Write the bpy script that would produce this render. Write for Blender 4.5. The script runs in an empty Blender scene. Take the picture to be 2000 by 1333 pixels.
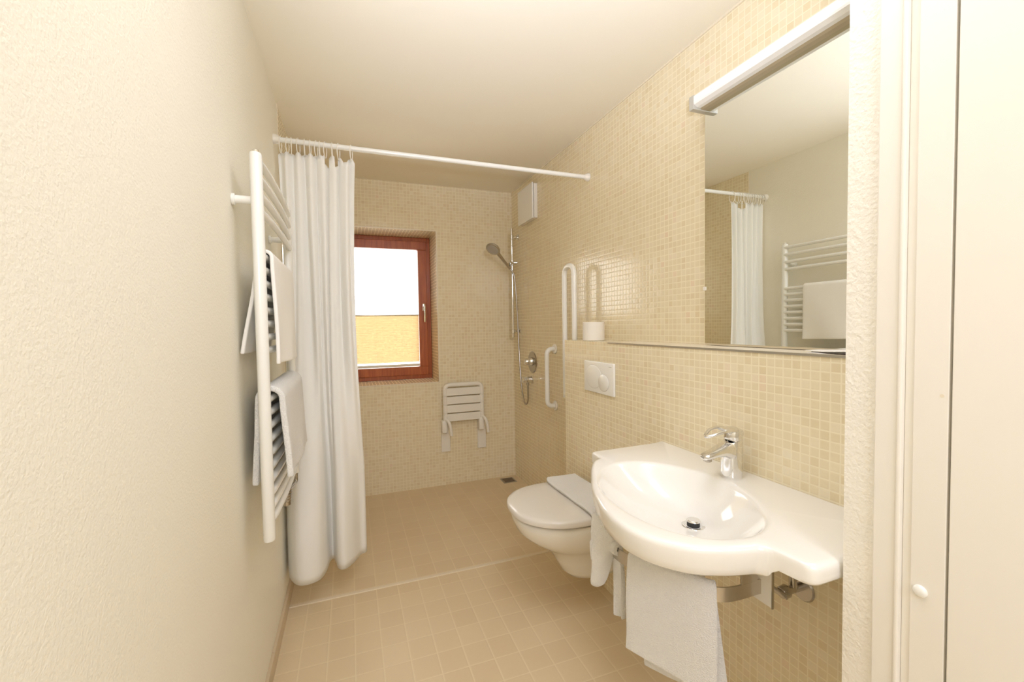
import bpy, bmesh, math, random
from mathutils import Vector, Matrix
random.seed(7)
C = bpy.context.scene.collection
PI = math.pi

# ------------------------------------------------------------------ camera
FPX, YAW, PITCH, ROLL, HC = 850.28, 0.3556, 0.0366, -0.0157, 1.343
def cam_axes():
    cy, sy, cp, sp = math.cos(YAW), math.sin(YAW), math.cos(PITCH), math.sin(PITCH)
    fw = Vector((sy*cp, cy*cp, -sp)); r = Vector((cy, -sy, 0)); up = r.cross(fw)
    c, s = math.cos(ROLL), math.sin(ROLL)
    return c*r + s*up, -s*r + c*up, fw
R_, U_, F_ = cam_axes()
cd = bpy.data.cameras.new('camera'); cam = bpy.data.objects.new('camera', cd); C.objects.link(cam)
cam.matrix_world = Matrix(((R_.x, U_.x, -F_.x, 0), (R_.y, U_.y, -F_.y, 0), (R_.z, U_.z, -F_.z, HC), (0, 0, 0, 1)))
cd.sensor_width = 36; cd.lens = FPX/2000*36; cd.clip_start = 0.02
bpy.context.scene.camera = cam

# ------------------------------------------------------------------ world, lights, exposure
world = bpy.data.worlds.new('world'); bpy.context.scene.world = world; world.use_nodes = True
bgn = world.node_tree.nodes['Background']
bgn.inputs[0].default_value = (1.0, 0.97, 0.90, 1); bgn.inputs[1].default_value = 4.0
vs = bpy.context.scene.view_settings
bpy.context.scene.display_settings.display_device = 'sRGB'
vs.view_transform = 'Standard'; vs.look = 'None'; vs.gamma = 1; vs.use_curve_mapping = False
vs.exposure = 0.45
def area(name, loc, target, size, power, col, size_y=None, spread=PI):
    l = bpy.data.lights.new(name, 'AREA'); l.energy = power; l.color = col; l.size = size
    if size_y: l.shape = 'RECTANGLE'; l.size_y = size_y
    l.spread = spread
    o = bpy.data.objects.new(name, l); C.objects.link(o); o.location = loc
    o.rotation_euler = (Vector(target)-Vector(loc)).to_track_quat('-Z', 'Y').to_euler()
    return o
def spot(name, loc, target, power, col, deg, blend, r):
    l = bpy.data.lights.new(name, 'SPOT'); l.energy = power; l.color = col; l.spot_size = math.radians(deg); l.spot_blend = blend; l.shadow_soft_size = r
    o = bpy.data.objects.new(name, l); C.objects.link(o); o.location = loc
    o.rotation_euler = (Vector(target)-Vector(loc)).to_track_quat('-Z', 'Y').to_euler()
WHITE = (0.93, 0.99, 1.21)
spot('ceiling_bounce_flash', (0.12, 0.0, 1.55), (0.42, 0.85, 2.5), 112, WHITE, 80, 0.9, 0.05)
area('ceiling_bounce_fill', (0.55, 0.80, 2.47), (0.55, 0.95, 1.0), 0.5, 3.4, WHITE)  # added downward fill standing in for light bounced off the ceiling, no fixture
area('hall_front_fill', (0.20, -1.35, 2.30), (0.45, 2.0, 1.1), 0.8, 19, WHITE)  # added frontal fill from the hall to brighten curtain and far walls
bpy.context.scene.cycles.diffuse_bounces = 8; bpy.context.scene.cycles.max_bounces = 14

XL, XR, XP, YB, H = -0.323, 1.358, 1.18, 3.613, 2.5     # left wall, right wall, installation wall, back wall, ceiling
YP, HL = 2.288, 1.250                                   # far end and height of the installation wall
YT = 2.553                                              # where the tiles start on the left wall

# ------------------------------------------------------------------ node helpers
def new_mat(name):
    m = bpy.data.materials.new(name); m.use_nodes = True
    nt = m.node_tree; b = nt.nodes['Principled BSDF']
    return m, nt, b
def N(nt, t, **k):
    n = nt.nodes.new(t)
    for a, v in k.items():
        setattr(n, a, v)
    return n
def M_(nt, op, a, b=None, c=None):
    n = nt.nodes.new('ShaderNodeMath'); n.operation = op
    for i, v in enumerate((a, b, c)):
        if v is None: continue
        if isinstance(v, (int, float)): n.inputs[i].default_value = v
        else: nt.links.new(v, n.inputs[i])
    return n.outputs[0]
def mixc(nt, f, a, b):
    n = nt.nodes.new('ShaderNodeMix'); n.data_type = 'RGBA'
    for i, v in ((0, f), (6, a), (7, b)):
        if isinstance(v, (int, float)): n.inputs[i].default_value = v
        elif isinstance(v, tuple): n.inputs[i].default_value = v + (1,) if len(v) == 3 else v
        else: nt.links.new(v, n.inputs[i])
    return n.outputs[2]
def mixf(nt, f, a, b):
    n = nt.nodes.new('ShaderNodeMix'); n.data_type = 'FLOAT'
    for i, v in ((0, f), (2, a), (3, b)):
        if isinstance(v, (int, float)): n.inputs[i].default_value = v
        else: nt.links.new(v, n.inputs[i])
    return n.outputs[0]
def bump(nt, b, h, strength, dist):
    n = nt.nodes.new('ShaderNodeBump'); n.inputs['Strength'].default_value = strength; n.inputs['Distance'].default_value = dist
    nt.links.new(h, n.inputs['Height']); nt.links.new(n.outputs[0], b.inputs['Normal'])
def simple(name, col, rough=0.5, metal=0.0, coat=0.0, var=0.02, scale=20, bstr=0.0, bdist=0.001, bscale=200, sheen=0.0):
    m, nt, b = new_mat(name)
    b.inputs['Roughness'].default_value = rough; b.inputs['Metallic'].default_value = metal
    b.inputs['Coat Weight'].default_value = coat; b.inputs['Coat Roughness'].default_value = 0.05
    if sheen: b.inputs['Sheen Weight'].default_value = sheen
    tc = N(nt, 'ShaderNodeNewGeometry'); no = N(nt, 'ShaderNodeTexNoise'); no.inputs['Scale'].default_value = scale
    nt.links.new(tc.outputs['Position'], no.inputs['Vector'])
    lo = tuple(max(0, c*(1-var)) for c in col); hi = tuple(min(1, c*(1+var)) for c in col)
    nt.links.new(mixc(nt, no.outputs[0], lo, hi), b.inputs['Base Color'])
    if bstr:
        n2 = N(nt, 'ShaderNodeTexNoise'); n2.inputs['Scale'].default_value = bscale; n2.inputs['Detail'].default_value = 4
        nt.links.new(tc.outputs['Position'], n2.inputs['Vector'])
        bump(nt, b, n2.outputs[0], bstr, bdist)
    return m
def tile_mat(name, pu, pv, grout_w, cols, grout, rough=0.12, ou=0.0, ov=0.0, edge=0.25, bstr=0.4, bdist=0.0006, grout_rough=0.7, blot=0.0):
    """square tiles on any axis-aligned face, laid out in metres from the room's own coordinates"""
    m, nt, b = new_mat(name)
    g = N(nt, 'ShaderNodeNewGeometry')
    sp = N(nt, 'ShaderNodeSeparateXYZ'); nt.links.new(g.outputs['Position'], sp.inputs[0])
    sn = N(nt, 'ShaderNodeSeparateXYZ'); nt.links.new(g.outputs['True Normal'], sn.inputs[0])
    nx = M_(nt, 'GREATER_THAN', M_(nt, 'ABSOLUTE', sn.outputs[0]), 0.5)
    nz = M_(nt, 'GREATER_THAN', M_(nt, 'ABSOLUTE', sn.outputs[2]), 0.5)
    u = mixf(nt, nx, sp.outputs[0], sp.outputs[1]); v = mixf(nt, nz, sp.outputs[2], sp.outputs[1])
    U = M_(nt, 'DIVIDE', M_(nt, 'SUBTRACT', u, ou), pu); V = M_(nt, 'DIVIDE', M_(nt, 'SUBTRACT', v, ov), pv)
    fu = M_(nt, 'FRACT', U); fv = M_(nt, 'FRACT', V)
    du = M_(nt, 'SUBTRACT', 0.5, M_(nt, 'ABSOLUTE', M_(nt, 'SUBTRACT', fu, 0.5)))
    dv = M_(nt, 'SUBTRACT', 0.5, M_(nt, 'ABSOLUTE', M_(nt, 'SUBTRACT', fv, 0.5)))
    d = M_(nt, 'MINIMUM', M_(nt, 'MULTIPLY', du, pu), M_(nt, 'MULTIPLY', dv, pv))     # metres to the joint's centre
    mr = N(nt, 'ShaderNodeMapRange'); nt.links.new(d, mr.inputs[0])
    mr.inputs[1].default_value = grout_w*0.40; mr.inputs[2].default_value = grout_w*0.75
    tile = mr.outputs[0]
    cid = N(nt, 'ShaderNodeCombineXYZ'); nt.links.new(M_(nt, 'FLOOR', U), cid.inputs[0]); nt.links.new(M_(nt, 'FLOOR', V), cid.inputs[1])
    nt.links.new(M_(nt, 'ADD', M_(nt, 'MULTIPLY', nx, 17.0), M_(nt, 'MULTIPLY', nz, 31.0)), cid.inputs[2])
    wn = N(nt, 'ShaderNodeTexWhiteNoise', noise_dimensions='3D'); nt.links.new(cid.outputs[0], wn.inputs['Vector'])
    cr = N(nt, 'ShaderNodeValToRGB'); nt.links.new(wn.outputs['Value'], cr.inputs[0])
    cr.color_ramp.interpolation = 'LINEAR'
    e = cr.color_ramp.elements
    while len(e) < len(cols): e.new(0.5)
    for i, (p, c) in enumerate(cols): e[i].position = p; e[i].color = c + (1,)
    no = N(nt, 'ShaderNodeTexNoise'); no.inputs['Scale'].default_value = 60; nt.links.new(g.outputs['Position'], no.inputs['Vector'])
    tc = mixc(nt, M_(nt, 'MULTIPLY', no.outputs[0], 0.09), cr.outputs[0], tuple(c*0.7 for c in cols[0][1]))
    if blot:
        n3 = N(nt, 'ShaderNodeTexNoise'); n3.inputs['Scale'].default_value = 4; nt.links.new(g.outputs['Position'], n3.inputs['Vector'])
        tc = mixc(nt, M_(nt, 'MULTIPLY', n3.outputs[0], blot), tc, cols[0][1])
    nt.links.new(mixc(nt, tile, grout, tc), b.inputs['Base Color'])
    nt.links.new(mixf(nt, tile, grout_rough, rough), b.inputs['Roughness'])
    m2 = N(nt, 'ShaderNodeMapRange', interpolation_type='SMOOTHSTEP'); nt.links.new(d, m2.inputs[0])
    m2.inputs[1].default_value = grout_w*0.3; m2.inputs[2].default_value = grout_w*(1+edge*4)
    bump(nt, b, m2.outputs[0], bstr, bdist)
    return m

def stucco(name, col, scale=150, strength=0.55, dist=0.0022):
    m, nt, b = new_mat(name); b.inputs['Roughness'].default_value = 0.85
    g = N(nt, 'ShaderNodeNewGeometry')
    n1 = N(nt, 'ShaderNodeTexNoise'); n1.inputs['Scale'].default_value = scale; n1.inputs['Detail'].default_value = 3
    n2 = N(nt, 'ShaderNodeTexVoronoi'); n2.inputs['Scale'].default_value = scale*0.55; n2.feature = 'SMOOTH_F1'
    n3 = N(nt, 'ShaderNodeTexNoise'); n3.inputs['Scale'].default_value = 2.2
    for n in (n1, n2, n3): nt.links.new(g.outputs['Position'], n.inputs['Vector'])
    h = M_(nt, 'ADD', n1.outputs[0], M_(nt, 'MULTIPLY', n2.outputs[0], -0.5))
    bump(nt, b, h, strength, dist)
    nt.links.new(mixc(nt, n3.outputs[0], tuple(c*0.975 for c in col), col), b.inputs['Base Color'])
    return m

MOS = [(0.0, (0.755, 0.64, 0.425)), (0.2, (0.785, 0.685, 0.475)), (0.75, (0.81, 0.72, 0.515)), (0.96, (0.835, 0.75, 0.56)), (1.0, (0.80, 0.65, 0.465))]
M = {}
M['mosaic'] = tile_mat('cream_mosaic', 0.0268, 0.0262, 0.0030, MOS, (0.85, 0.77, 0.575), rough=0.13, bstr=0.35, bdist=0.0005)
M['floor'] = tile_mat('beige_floor_tile', 0.1052, 0.1155, 0.0038, [(0.0, (0.69, 0.555, 0.36)), (1.0, (0.73, 0.60, 0.40))], (0.77, 0.65, 0.45),
                      rough=0.42, ou=-0.121, ov=1.746, bstr=0.35, bdist=0.0008, blot=0.3)
M['plaster'] = stucco('cream_stucco', (0.86, 0.82, 0.705), scale=230, strength=0.6, dist=0.0016)
M['stub'] = stucco('coarse_stucco', (0.87, 0.83, 0.735), scale=150, strength=0.75, dist=0.0026)
M['ceiling'] = stucco('ceiling_paint', (0.87, 0.815, 0.68), scale=90, strength=0.08, dist=0.001)
M['trim'] = simple('cream_trim', (0.80, 0.72, 0.57), 0.3)
M['skirt'] = simple('skirting_tile', (0.62, 0.50, 0.34), 0.35)
M['strip'] = simple('threshold_strip', (0.76, 0.66, 0.50), 0.4)
M['alu'] = simple('aluminium', (0.50, 0.47, 0.40), 0.35, metal=0.9)
M['brushed'] = simple('brushed_steel', (0.62, 0.58, 0.52), 0.30, metal=1.0)
M['chrome'] = simple('chrome', (0.80, 0.79, 0.77), 0.07, metal=1.0, var=0.005)
M['greychrome'] = simple('worn_chrome', (0.50, 0.47, 0.43), 0.22, metal=1.0)
M['ceramic'] = simple('white_ceramic', (0.87, 0.85, 0.80), 0.10, coat=0.5, var=0.005)
M['enamel'] = simple('white_enamel', (0.86, 0.855, 0.81), 0.25, coat=0.2, var=0.005)
M['plastic'] = simple('white_plastic', (0.84, 0.81, 0.74), 0.35, var=0.005)
M['seatplastic'] = simple('seat_lid_plastic', (0.78, 0.74, 0.68), 0.22, coat=0.2, var=0.005)
M['towel'] = simple('terry_towel', (0.94, 0.93, 0.895), 0.95, bstr=1.0, bdist=0.006, bscale=330, sheen=0.3)
M['linen'] = simple('bath_towel', (0.91, 0.89, 0.85), 0.9, bstr=0.5, bdist=0.002, bscale=500, sheen=0.2)
M['door'] = simple('lacquered_door', (0.85, 0.81, 0.73), 0.4, var=0.01, scale=3)
M['rubber'] = simple('dark_rubber', (0.03, 0.03, 0.03), 0.5)
M['paper'] = simple('white_paper', (0.85, 0.81, 0.74), 0.9)
M['card'] = simple('cardboard', (0.50, 0.38, 0.25), 0.9)
M['lampwhite'] = simple('lamp_acrylic', (0.88, 0.87, 0.84), 0.3, var=0.003)
M['lampmetal'] = simple('lamp_metal', (0.50, 0.48, 0.42), 0.40, metal=0.1)
M['tan'] = simple('lamp_underside', (0.50, 0.43, 0.30), 0.4, metal=0.3)
M['dark'] = simple('dark_gap', (0.05, 0.035, 0.025), 0.6)
M['print'] = simple('grey_print', (0.45, 0.42, 0.38), 0.5)
M['drainmetal'] = simple('drain_metal', (0.30, 0.24, 0.18), 0.35, metal=0.8)

def mat_mirror():
    m, nt, b = new_mat('mirror_glass')
    b.inputs['Base Color'].default_value = (0.90, 0.92, 0.87, 1); b.inputs['Metallic'].default_value = 1; b.inputs['Roughness'].default_value = 0.0
    return m
M['mirror'] = mat_mirror()
def mat_wood():
    m, nt, b = new_mat('reddish_wood'); b.inputs['Roughness'].default_value = 0.38; b.inputs['Coat Weight'].default_value = 0.15
    g = N(nt, 'ShaderNodeTexCoord'); mp = N(nt, 'ShaderNodeMapping'); mp.inputs['Scale'].default_value = (40, 40, 3)
    nt.links.new(g.outputs['Object'], mp.inputs[0])
    n = N(nt, 'ShaderNodeTexNoise'); n.inputs['Scale'].default_value = 1.5; n.inputs['Detail'].default_value = 5; nt.links.new(mp.outputs[0], n.inputs['Vector'])
    cr = N(nt, 'ShaderNodeValToRGB'); nt.links.new(n.outputs[0], cr.inputs[0])
    cr.color_ramp.elements[0].position = 0.3; cr.color_ramp.elements[0].color = (0.34, 0.075, 0.018, 1)
    cr.color_ramp.elements[1].position = 0.7; cr.color_ramp.elements[1].color = (0.50, 0.135, 0.035, 1)
    nt.links.new(cr.outputs[0], b.inputs['Base Color'])
    return m
M['wood'] = mat_wood()
def mat_glass():
    m, nt, b = new_mat('window_glass')
    out = nt.nodes['Material Output']; nt.nodes.remove(b)
    t = N(nt, 'ShaderNodeBsdfTransparent'); gl = N(nt, 'ShaderNodeBsdfGlossy'); gl.inputs['Roughness'].default_value = 0.01
    fr = N(nt, 'ShaderNodeFresnel'); mx = N(nt, 'ShaderNodeMixShader')
    nt.links.new(fr.outputs[0], mx.inputs[0]); nt.links.new(t.outputs[0], mx.inputs[1]); nt.links.new(gl.outputs[0], mx.inputs[2])
    nt.links.new(mx.outputs[0], out.inputs[0]); return m
M['glass'] = mat_glass()
def mat_translucent(name, col, tcol, fac, weave=0.0, scale=800):
    m, nt, b = new_mat(name); out = nt.nodes['Material Output']
    b.inputs['Base Color'].default_value = col + (1,); b.inputs['Roughness'].default_value = 0.75
    t = N(nt, 'ShaderNodeBsdfTranslucent'); t.inputs[0].default_value = tcol + (1,)
    mx = N(nt, 'ShaderNodeMixShader'); mx.inputs[0].default_value = fac
    nt.links.new(b.outputs[0], mx.inputs[1]); nt.links.new(t.outputs[0], mx.inputs[2]); nt.links.new(mx.outputs[0], out.inputs[0])
    if weave:
        g = N(nt, 'ShaderNodeNewGeometry'); n = N(nt, 'ShaderNodeTexNoise'); n.inputs['Scale'].default_value = scale
        nt.links.new(g.outputs['Position'], n.inputs['Vector']); bump(nt, b, n.outputs[0], weave, 0.001)
    return m
M['curtain'] = mat_translucent('curtain_cloth', (0.95, 0.945, 0.92), (0.95, 0.94, 0.90), 0.20, 0.05)
M['blind'] = mat_translucent('yellow_pleated_cloth', (0.90, 0.74, 0.45), (0.74, 0.58, 0.33), 0.60)

# ------------------------------------------------------------------ mesh helpers
def box(bm, x0, x1, y0, y1, z0, z1, bev=0.0, seg=2):
    vs_ = [bm.verts.new((x, y, z)) for x in (x0, x1) for y in (y0, y1) for z in (z0, z1)]
    idx = [(0, 1, 3, 2), (4, 6, 7, 5), (0, 4, 5, 1), (2, 3, 7, 6), (0, 2, 6, 4), (1, 5, 7, 3)]
    fs = [bm.faces.new([vs_[i] for i in f]) for f in idx]
    if bev:
        es = {e for f in fs for e in f.edges}
        bmesh.ops.bevel(bm, geom=list(es), offset=bev, segments=seg, affect='EDGES', profile=0.5)
def frames(pts, closed=False):
    pts = [Vector(p) for p in pts]; n = len(pts); T = []
    for i in range(n):
        if closed: t = pts[(i+1) % n]-pts[i-1]
        else: t = pts[min(i+1, n-1)]-pts[max(i-1, 0)]
        T.append(t.normalized())
    a = Vector((0, 0, 1)) if abs(T[0].z) < 0.9 else Vector((1, 0, 0))
    u = (a-T[0]*a.dot(T[0])).normalized(); out = []
    for i in range(n):
        if i: 
            u = u-T[i]*u.dot(T[i]); u.normalize()
        out.append((pts[i], T[i], u.copy(), T[i].cross(u)))
    return out
def loft(bm, rings, closed_u=True, cap0=True, cap1=True, closed_v=False):
    R = [[bm.verts.new(p) for p in r] for r in rings]
    m = len(R[0]); k = len(R)
    for i in range(k if closed_v else k-1):
        a, b = R[i], R[(i+1) % k]
        for j in range(m if closed_u else m-1):
            bm.faces.new((a[j], a[(j+1) % m], b[(j+1) % m], b[j]))
    if not closed_v and closed_u:
        if cap0: bm.faces.new(list(reversed(R[0])))
        if cap1: bm.faces.new(R[-1])
    return R
def tube(bm, pts, r, seg=16, closed=False, sx=1.0):
    rs = r if isinstance(r, (list, tuple)) else [r]*len(pts)
    rings = []
    for (p, t, u, v), q in zip(frames(pts, closed), rs):
        rings.append([p+u*(q*math.cos(2*PI*k/seg))+v*(q*sx*math.sin(2*PI*k/seg)) for k in range(seg)])
    loft(bm, rings, closed_v=closed)
def cyl(bm, p0, p1, r0, r1=None, seg=24, bev=0.0):
    r1 = r0 if r1 is None else r1
    p0, p1 = Vector(p0), Vector(p1); d = (p1-p0)
    if bev:
        n = d.normalized()
        tube(bm, [p0, p0+n*1e-5, p0+n*bev, p1-n*bev, p1-n*1e-5, p1], [0.0005, r0-bev, r0, r1, r1-bev, 0.0005], seg)
    else:
        tube(bm, [p0, p1], [r0, r1], seg)
def spline(pts, n=8, closed=False):
    P = [Vector(p) for p in pts]; out = []; m = len(P)
    rng = range(m if closed else m-1)
    for i in rng:
        if closed: a, b, c, d = P[i-1], P[i], P[(i+1) % m], P[(i+2) % m]
        else: a, b, c, d = P[max(i-1, 0)], P[i], P[i+1], P[min(i+2, m-1)]
        for k in range(n):
            t = k/n
            out.append(0.5*((2*b)+(c-a)*t+(2*a-5*b+4*c-d)*t*t+(-a+3*b-3*c+d)*t**3))
    if not closed: out.append(P[-1])
    return out
def round_path(pts, r, n=6):
    P = [Vector(p) for p in pts]; out = [P[0]]
    for i in range(1, len(P)-1):
        a = (P[i-1]-P[i]).normalized(); b = (P[i+1]-P[i]).normalized()
        s = P[i]+a*r; e = P[i]+b*r
        for k in range(n+1):
            t = k/n; out.append(s*(1-t)**2+P[i]*2*t*(1-t)+e*t*t)
    out.append(P[-1]); return out
def base_of(o):
    v = Vector((0, 0, 0))
    while o is not None:
        v += o.location; o = o.parent
    return v
def obj(name, bm, mat, parent=None, smooth=True, origin=None, sub=0, angle=40):
    bmesh.ops.recalc_face_normals(bm, faces=bm.faces[:])
    if parent is not None: off = base_of(parent)
    elif origin is not None: off = Vector(origin)
    else: off = Vector((0, 0, 0))
    for v in bm.verts: v.co -= off
    me = bpy.data.meshes.new(name); bm.to_mesh(me); bm.free()
    if smooth:
        me.shade_smooth() if hasattr(me, 'shade_smooth') else None
        for p in me.polygons: p.use_smooth = True
        try: me.set_sharp_from_angle(angle=math.radians(angle))
        except Exception: pass
    o = bpy.data.objects.new(name, me); C.objects.link(o); me.materials.append(mat)
    if parent is not None: o.parent = parent
    else: o.location = off
    if sub:
        s = o.modifiers.new('sub', 'SUBSURF'); s.levels = sub; s.render_levels = sub
    return o
def tag(o, label, cat, group=None, kind=None):
    o['label'] = label; o['category'] = cat
    if group: o['group'] = group
    if kind: o['kind'] = kind
    return o
def thing(name, label, cat, loc, group=None):
    o = bpy.data.objects.new(name, None); o.empty_display_size = 0.05; C.objects.link(o); o.location = loc
    return tag(o, label, cat, group)
def struct(name, bm, mat, label=None, parent=None, smooth=False):
    o = obj(name, bm, mat, parent, smooth=smooth)
    if parent is None:
        o['kind'] = 'structure'
        if label: o['label'] = label
    return o
def B(*a, **k):
    bm = bmesh.new(); box(bm, *a, **k); return bm

# ------------------------------------------------------------------ the room shell
struct('floor', B(XL-0.2, 1.75, -1.7, YB+0.1, -0.1, 0.0), M['floor'], 'beige square tiled bathroom floor')
struct('ceiling', B(XL-0.2, 1.75, -1.7, YB+0.5, H, H+0.1), M['ceiling'], 'cream painted ceiling')
struct('wall_left', B(XL-0.15, XL, -1.7, YT-0.004, 0, H), M['plaster'], 'cream stucco left wall')
struct('wall_left_shower', B(XL-0.15, XL, YT+0.004, YB, 0, H), M['mosaic'], 'mosaic tiled left wall of the shower')
struct('trim_1', B(XL-0.1, XL+0.004, YT-0.004, YT+0.004, 0.0, H), M['trim'], 'narrow vertical edge strip where stucco meets mosaic')
# back wall with the window opening
WX0, WX1, WZ0, WZ1, WD = -0.30, 0.686, 0.878, 2.128, 0.31
bm = bmesh.new()
yb1 = YB+0.42
for a in ((XL-0.15, WX0, 0, H), (WX1, XR+0.3, 0, H), (WX0, WX1, 0, WZ0), (WX0, WX1, WZ1, H)):
    box(bm, a[0], a[1], YB, yb1, a[2], a[3])
struct('wall_back', bm, M['mosaic'], 'mosaic tiled back wall with the window recess')
struct('wall_right', B(XR, XR+0.25, 0.57, YB, 0, H), M['mosaic'], 'cream mosaic right wall')
struct('wall_right_ledge', B(XP, XR-0.0005, 0.57, YP, 0, HL), M['mosaic'], 'half height mosaic installation wall behind basin and toilet')
bm = B(XP-0.003, XP+0.006, 0.57, 1.83, HL-0.005, HL+0.0015)
struct('trim_2', bm, M['alu'], 'thin dark metal edge along the ledge')
bm = B(XP+0.0062, XR-0.0005, 0.57, 1.83, HL, HL+0.002)
struct('trim_3', bm, M['trim'], 'smooth cream top of the ledge under the mirror')
bm = B(XL+0.012, XP, 2.292, 2.312, -0.002, 0.005, bev=0.002)
struct('trim_4', bm, M['strip'], 'pale threshold strip between room floor and shower floor')
# skirting tiles
bm = bmesh.new()
y = -1.7
while y < YT-0.02:
    y2 = min(y+0.30, YT); box(bm, XL, XL+0.012, y+0.001, y2-0.001, 0, 0.068, bev=0.0012, seg=1); y = y2
struct('baseboard_left', bm, M['skirt'], 'low beige tile skirting along the left wall')
# ceiling joint fillet on the right wall
struct('trim_5', B(XR-0.006, XR+0.001, 0.57, YB, H-0.007, H+0.001), M['trim'], 'thin pale joint between ceiling and right wall')
# corner edge profile of the window recess
bm = bmesh.new()
for a in ((WX1-0.002, WX1+0.006, WZ0-0.006, WZ1+0.006), (WX0, WX1-0.002, WZ1-0.002, WZ1+0.006), (WX0, WX1-0.002, WZ0-0.006, WZ0+0.002)):
    box(bm, a[0], a[1], YB-0.003, YB+0.005, a[2], a[3])
struct('trim_6', bm, M['trim'], 'pale edging strip around the window recess')
# end wall beside the doorway, hallway behind the camera
YJ0, YJ1, XJ = 0.513, 0.568, 0.905
struct('wall_front', B(XJ, 1.75, YJ0, YJ1, 0, H), M['stub'], 'narrow rough stucco wall end beside the doorway')
struct('wall_hall_back', B(XL-0.2, 1.75, -1.7, -1.6, 0, H), M['plaster'], 'hallway wall behind the doorway')
struct('wall_hall_right', B(1.02, 1.75, -1.7, YJ0-0.001, 0, H), M['plaster'], 'hallway wall on the right')

# door frame and door leaf
bm = B(0.897, 1.02, 0.477, YJ0-0.0005, 0, H-0.002, bev=0.002)
struct('trim_7', bm, M['door'], 'smooth flat casing of the door frame')
bm = B(0.893, 1.02, 0.4695, 0.4765, 0, H-0.002, bev=0.0025)
struct('trim_8', bm, M['door'], 'raised narrow lip of the door frame')
bm = B(0.903, 1.02, 0.456, 0.4692, 0, H-0.002, bev=0.001)
struct('trim_9', bm, M['door'], 'sunk groove strip of the door frame')
bm = B(0.900, 1.02, 0.4085, 0.4558, 0, H-0.002, bev=0.0012)
struct('trim_10', bm, M['door'], 'inner lining of the door frame with cap and screw hole')
bm = bmesh.new()
tube(bm, [(0.9005, 0.417, 1.217), (0.8995, 0.417, 1.217)], 0.0028, 16)
tag(obj('screw_cover', bm, M['trim'], origin=(0.9, 0.417, 1.217)), 'tiny flush round dot high on the door frame lining', 'cover')
bm = bmesh.new()
prof = [(0.0105, 0), (0.0105, 0.0015), (0.0095, 0.0038), (0.0065, 0.0054), (0.003, 0.006), (0.0003, 0.0062)]
loft(bm, [[(0.9-h, 0.441+r*math.cos(2*PI*k/32), 0.878+r*math.sin(2*PI*k/32)) for k in range(32)] for r, h in prof])
tag(obj('cover_cap', bm, M['enamel'], origin=(0.9, 0.441, 0.878)), 'small white domed cap on the door frame lining', 'cap')
dr = bpy.data.objects.new('door_1', None); C.objects.link(dr); dr.location = (0.93, 0.0, 0.0); dr['kind'] = 'structure'
dr['label'] = 'smooth cream door leaf opened back at the right edge'
bm = B(0.899, 0.94, -0.46, 0.4045, 0.01, H-0.01, bev=0.0015); obj('door_leaf', bm, M['door'], dr, smooth=False)
bm = B(0.925, 0.935, 0.4045, 0.4085, 0.0, H-0.01); obj('seal', bm, M['alu'], dr, smooth=False)

# ------------------------------------------------------------------ window
wn = bpy.data.objects.new('window_1', None); C.objects.link(wn); wn.location = (0.193, YB+WD, WZ0); wn['kind'] = 'structure'
wn['label'] = 'reddish brown wooden window in the tiled recess'
WY = YB+WD
def frame_bm(x0, x1, z0, z1, w, y0, y1, bev):
    bm = bmesh.new()
    box(bm, x0, x1, y0, y1, z1-w, z1, bev); box(bm, x0, x1, y0, y1, z0, z0+w, bev)
    box(bm, x0, x0+w, y0, y1, z0+w, z1-w, bev); box(bm, x1-w, x1, y0, y1, z0+w, z1-w, bev)
    return bm
obj('window_frame', frame_bm(WX0+0.001, WX1-0.001, WZ0+0.001, WZ1-0.001, 0.042, WY, WY+0.07, 0.003), M['wood'], wn, smooth=False)
SX0, SX1, SZ0, SZ1 = WX0+0.036, WX1-0.036, WZ0+0.036, WZ1-0.036
sash = obj('sash', frame_bm(SX0, SX1, SZ0, SZ1, 0.074, WY-0.018, WY+0.05, 0.004), M['wood'], wn, smooth=False)
obj('glass_pane', B(SX0+0.07, SX1-0.07, WY+0.03, WY+0.036, SZ0+0.07, SZ1-0.07), M['glass'], sash, smooth=False)
bm = bmesh.new()
hx, hz, hy = 0.620, 1.515, WY-0.018
box(bm, hx-0.013, hx+0.013, hy-0.010, hy, hz-0.035, hz+0.030, bev=0.004)
cyl(bm, (hx, hy-0.008, hz), (hx, hy-0.035, hz), 0.010, bev=0.002)
tube(bm, spline([(hx, hy-0.040, hz+0.014), (hx, hy-0.043, hz), (hx, hy-0.046, hz-0.04), (hx, hy-0.044, hz-0.10), (hx, hy-0.042, hz-0.135)], 5),
     [0.006]*2+[0.010]*6+[0.0085]*9+[0.008, 0.0076, 0.0068, 0.004], 14)
h = obj('window_handle', bm, M['chrome'], wn)
h['label'] = 'silver lever handle'
# pleated blind mounted in the sash, covering its lower half
GX0, GX1, GZ0 = SX0+0.076, SX1-0.076, SZ0+0.074
bl = thing('pleated_blind', 'yellow pleated blind pulled up over the lower half of the window', 'blind', (0.16, WY-0.005, GZ0))
bz0, bz1 = GZ0+0.042, 1.440
bm = bmesh.new(); npl = 20; rings = []
for i in range(npl*2+1):
    z = bz0+(bz1-bz0)*i/(npl*2); yy = WY-0.004+(0.011 if i % 2 else 0.0)
    rings.append([(GX0, yy, z), (GX1, yy, z)])
loft(bm, rings, closed_u=False)
obj('pleated_cloth', bm, M['blind'], bl, smooth=False)
obj('top_rail', B(GX0, GX1, WY-0.008, WY+0.012, bz1, bz1+0.010, bev=0.002), M['brushed'], bl)
obj('bottom_rail', B(GX0, GX1, WY-0.008, WY+0.012, GZ0+0.004, GZ0+0.026, bev=0.002), M['plastic'], bl)
bm = bmesh.new()
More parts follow.
